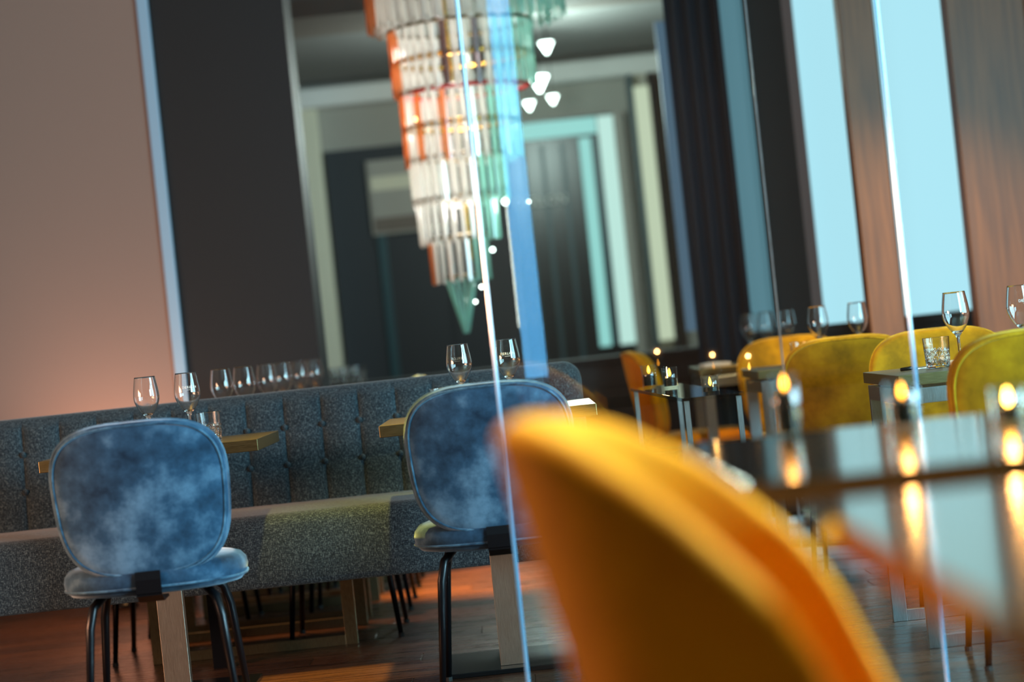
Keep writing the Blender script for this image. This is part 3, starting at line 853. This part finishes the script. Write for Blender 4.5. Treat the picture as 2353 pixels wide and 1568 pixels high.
# ------------------------------------------------------------------ chandelier
DC = 11.2
ch = thing('chandelier', 'tall tapering chandelier of hanging glass rods in tiers', 'chandelier', (P(1062, 400, DC).x, DC, 0))
bm = bmesh.new(); add_tube(bm, [(0, 0, 0), (0, 0, 1)], 0.006, 6)
me_rods = {}
for key in ('rod_clear', 'rod_amber', 'rod_smoke', 'rod_mint'):
    mm_ = bpy.data.meshes.new('glass_rod'); bm.to_mesh(mm_); mm_.materials.append(M[key]); me_rods[key] = mm_
bm.free()
# (y top, y bottom, x left, x right) in the photograph, rods hang between the two heights
TI_ = [(-150, 60, 835, 1290, 44), (-40, 66, 862, 1262, 38), (60, 215, 898, 1226, 42), (205, 375, 925, 1194, 38), (360, 470, 945, 1166, 30), (455, 560, 962, 1146, 26), (545, 650, 990, 1124, 20), (635, 765, 1030, 1102, 14)]
for ti, (ya, yb, xa, xb, n) in enumerate(TI_):
    xm = (xa+xb)/2; cpt = P(xm, (ya+yb)/2, DC); R_ = (xb-xa)/2/F*DC
    zt_, zb_ = P(xm, ya, DC).z, P(xm, yb, DC).z
    off = cpt.x - ch.location.x
    bm = bmesh.new(); add_loop_tube(bm, [(off+R_*math.cos(2*math.pi*k/40), R_*math.sin(2*math.pi*k/40), zt_) for k in range(40)], 0.009)
    from_bm('ring', bm, 'bronze_dark', ch, True)
    if ti in (2, 3):
        bm = bmesh.new(); zz = zb_ + (zt_-zb_)*0.52
        add_loop_tube(bm, [(off+R_*0.93*math.cos(2*math.pi*k/40), R_*0.93*math.sin(2*math.pi*k/40), zz) for k in range(40)], 0.014)
        from_bm('ring', bm, 'brass', ch, True)
    if ti == 2:
        bm = bmesh.new(); add_loop_tube(bm, [(off+R_*0.9*math.cos(2*math.pi*k/40), R_*0.9*math.sin(2*math.pi*k/40), zb_+0.012) for k in range(40)], 0.010)
        from_bm('ring', bm, 'red_ring', ch, True)
    for k in range(n):
        a = 2*math.pi*k/n
        cx_ = math.cos(a)
        key = 'rod_clear'  # side tints carry the orange and teal backlight
        if cx_ < -0.88 and ti in (0, 2, 3, 6): key = 'rod_amber'
        elif ti == 3 and cx_ < 0.0 and k % 3 == 0: key = 'rod_amber'
        elif ti == 2 and k % 3 == 0 and abs(cx_) < 0.6: key = 'rod_smoke'
        elif cx_ > 0.45 or ti == 7: key = 'rod_mint'
        rd = link('glass_rod', me_rods[key], None, ch)
        ln = (zt_-zb_)*(0.94+0.08*random.random()); taper = 0.0 if ti < 7 else 1
        rd.location = (off+R_*cx_, R_*math.sin(a), zt_-ln)
        rd.scale = (1.0, 2.6 if ti < 5 else 1.8, ln); rd.rotation_euler = (0, 0, a)
        if ti == 7:
            d = Vector((-R_*cx_*0.85, -R_*math.sin(a)*0.85, -ln)); 
            rd.location = (off+R_*cx_*0.15, R_*math.sin(a)*0.15, zt_-ln)
            rd.rotation_euler = (-d).to_track_quat('Z', 'Y').to_euler(); rd.scale = (1, 1, d.length)
stem = [(0, 0, P(1062, 600, DC).z), (0, 0, CEIL)]
bm = bmesh.new(); add_tube(bm, stem, 0.008, 8); from_bm('stem', bm, 'brass', ch)
bm = bmesh.new(); add_lathe(bm, [(0, CEIL-0.04), (0.09, CEIL-0.04), (0.1, CEIL), (0, CEIL)], 20); from_bm('canopy', bm, 'brass', ch)
def ball(name, loc, r_, material, parent):
    bm = bmesh.new(); bmesh.ops.create_uvsphere(bm, u_segments=12, v_segments=8, radius=r_)
    o = from_bm(name, bm, material, parent, True); o.location = loc; return o
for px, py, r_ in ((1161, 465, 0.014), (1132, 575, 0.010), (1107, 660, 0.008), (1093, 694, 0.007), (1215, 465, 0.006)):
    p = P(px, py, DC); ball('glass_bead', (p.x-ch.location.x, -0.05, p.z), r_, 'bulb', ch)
for px, py in ((955, 275), (985, 300)):
    p = P(px, py, DC); ball('bulb', (p.x-ch.location.x, -0.02, p.z), 0.010, 'warm_bulb', ch)
for zz, pw in ((2.35, 7), (2.0, 7), (1.6, 5)):
    l = bpy.data.lights.new('chandelier_glow', 'POINT'); l.energy = pw; l.color = (1, 0.95, 0.9); l.shadow_soft_size = 0.05
    lo = bpy.data.objects.new('chandelier_glow', l); C.objects.link(lo); lo.parent = ch; lo.location = (0.0, 0, zz)
# cone pendants beyond
for i, (px, py, r_, pw) in enumerate(((1255, 105, 0.045, 22), (1238, 186, 0.06, 45), (1270, 226, 0.035, 18), (1216, 240, 0.035, 18))):
    DD = (14.6, 14.1, 15.1, 14.35)[i]; p = P(px, py, DD)
    t = thing('pendant_lamp', ['glowing cone pendant highest of the cluster beside the chandelier', 'largest glowing cone pendant beside the chandelier', 'small glowing cone pendant farther from the chandelier', 'small glowing cone pendant closest to the chandelier'][i], 'lamp', (p.x, DD, p.z), 0, 'cone pendants beside the chandelier')
    bm = bmesh.new(); add_lathe(bm, [(0, -r_*1.1), (r_*0.15, -r_*1.1), (r_, r_*0.45), (r_*0.92, r_*0.5), (0, r_*0.5)], 20); from_bm('shade', bm, 'bulb', t, True)
    bm = bmesh.new(); add_tube(bm, [(0, 0, r_*0.5), (0, 0, 2.88-p.z)], 0.003, 6); from_bm('cord', bm, 'rubber', t)
    l = bpy.data.lights.new('pendant_glow', 'POINT'); l.energy = pw; l.color = (0.8, 1, 0.93); l.shadow_soft_size = 0.05
    lo = bpy.data.objects.new('pendant_glow', l); C.objects.link(lo); lo.parent = t; lo.location = (0, -0.1, -0.12)
# sign on the far glazed door
me = text_mesh('DERLON', 0.085, 0.002); me.materials.append(M['etched'])
sg = bpy.data.objects.new('sign_lettering', me); C.objects.link(sg)
pz = P(1230, 464, DF-0.2); sg.rotation_euler = (math.pi/2, 0, 0); sg.location = (0.30, DF-0.195, pz.z)
tag(sg, 'pale lettering DERLON on the dark glazed door', 'lettering')

# ------------------------------------------------------------------ ceiling spotlights that light the dining area
def ceiling_spot(x, y, target, col, power, ang, label, blend=1.0):
    t = thing('spotlight', label, 'lamp', (x, y, CEIL))
    bm = bmesh.new(); add_lathe(bm, [(0, -0.10), (0.035, -0.10), (0.04, 0.0), (0, 0.0)], 16); from_bm('housing', bm, 'black_metal', t)
    s = spot('spot_beam', (x, y, CEIL-0.13), target, col, power, ang, 0.9)
    return t
ceiling_spot(-0.2, 7.05, (-0.25, 7.05, 0), (1, 0.68, 0.10), 800, 46, 'black ceiling spotlight over the sofa tables')
ceiling_spot(-0.05, 9.7, (-0.05, 9.75, 0), (1, 0.46, 0.05), 4500, 28, 'black ceiling spotlight behind the sofa end')
ceiling_spot(-1.2, 9.2, (-1.2, 9.2, 0), (1, 0.48, 0.16), 300, 60, 'black ceiling spotlight over the row of tables behind the sofa')
ceiling_spot(0.5, 3.6, (0.25, 2.45, 0.7), (1, 0.70, 0.22), 480, 34, 'black ceiling spotlight over the tub chair')
wlp = thing('wall_lamp', 'long warm light panel in a black housing on the left wall', 'lamp', (-3.5, 5.5, 0))
box('housing', 0.0, 0.07, -0.84, 0.84, 0.97, 1.53, 'black_metal', wlp, 0.004)
ul = thing('fill_uplight', 'unseen floor lamp added at the foot of the pink wall', 'lamp', (-1.75, 10.25, 0))  # hidden lamp, added only to brighten the wall from below
bm = bmesh.new(); add_lathe(bm, [(0, 0), (0.06, 0), (0.06, 0.015), (0.045, 0.02), (0.045, 0.10), (0.035, 0.10), (0.03, 0.04), (0, 0.04)], 18); from_bm('housing', bm, 'black_metal', ul, True)
spot('fill_uplight_beam', (-1.75, 10.25, 0.115), (-1.7, 10.45, 1.0), (1, 0.60, 0.42), 90, 120, 1.0)
ceiling_spot(1.45, 8.0, (1.75, 10.05, 0.5), (1, 0.62, 0.26), 750, 40, 'unseen ceiling spotlight added to warm the brown posts')  # added to keep the posts warm under the bluish daylight
ceiling_spot(1.25, 7.9, (1.25, 8.0, 0.7), (1, 0.72, 0.22), 330, 60, 'black ceiling spotlight over the mustard chairs')
ceiling_spot(0.4, -1.2, (0.4, -3.0, 1.0), (1, 0.72, 0.42), 90, 100, 'unseen ceiling spotlight added to wash the wall behind the bare glossy table')  # added fill, warms what the metal and panes reflect
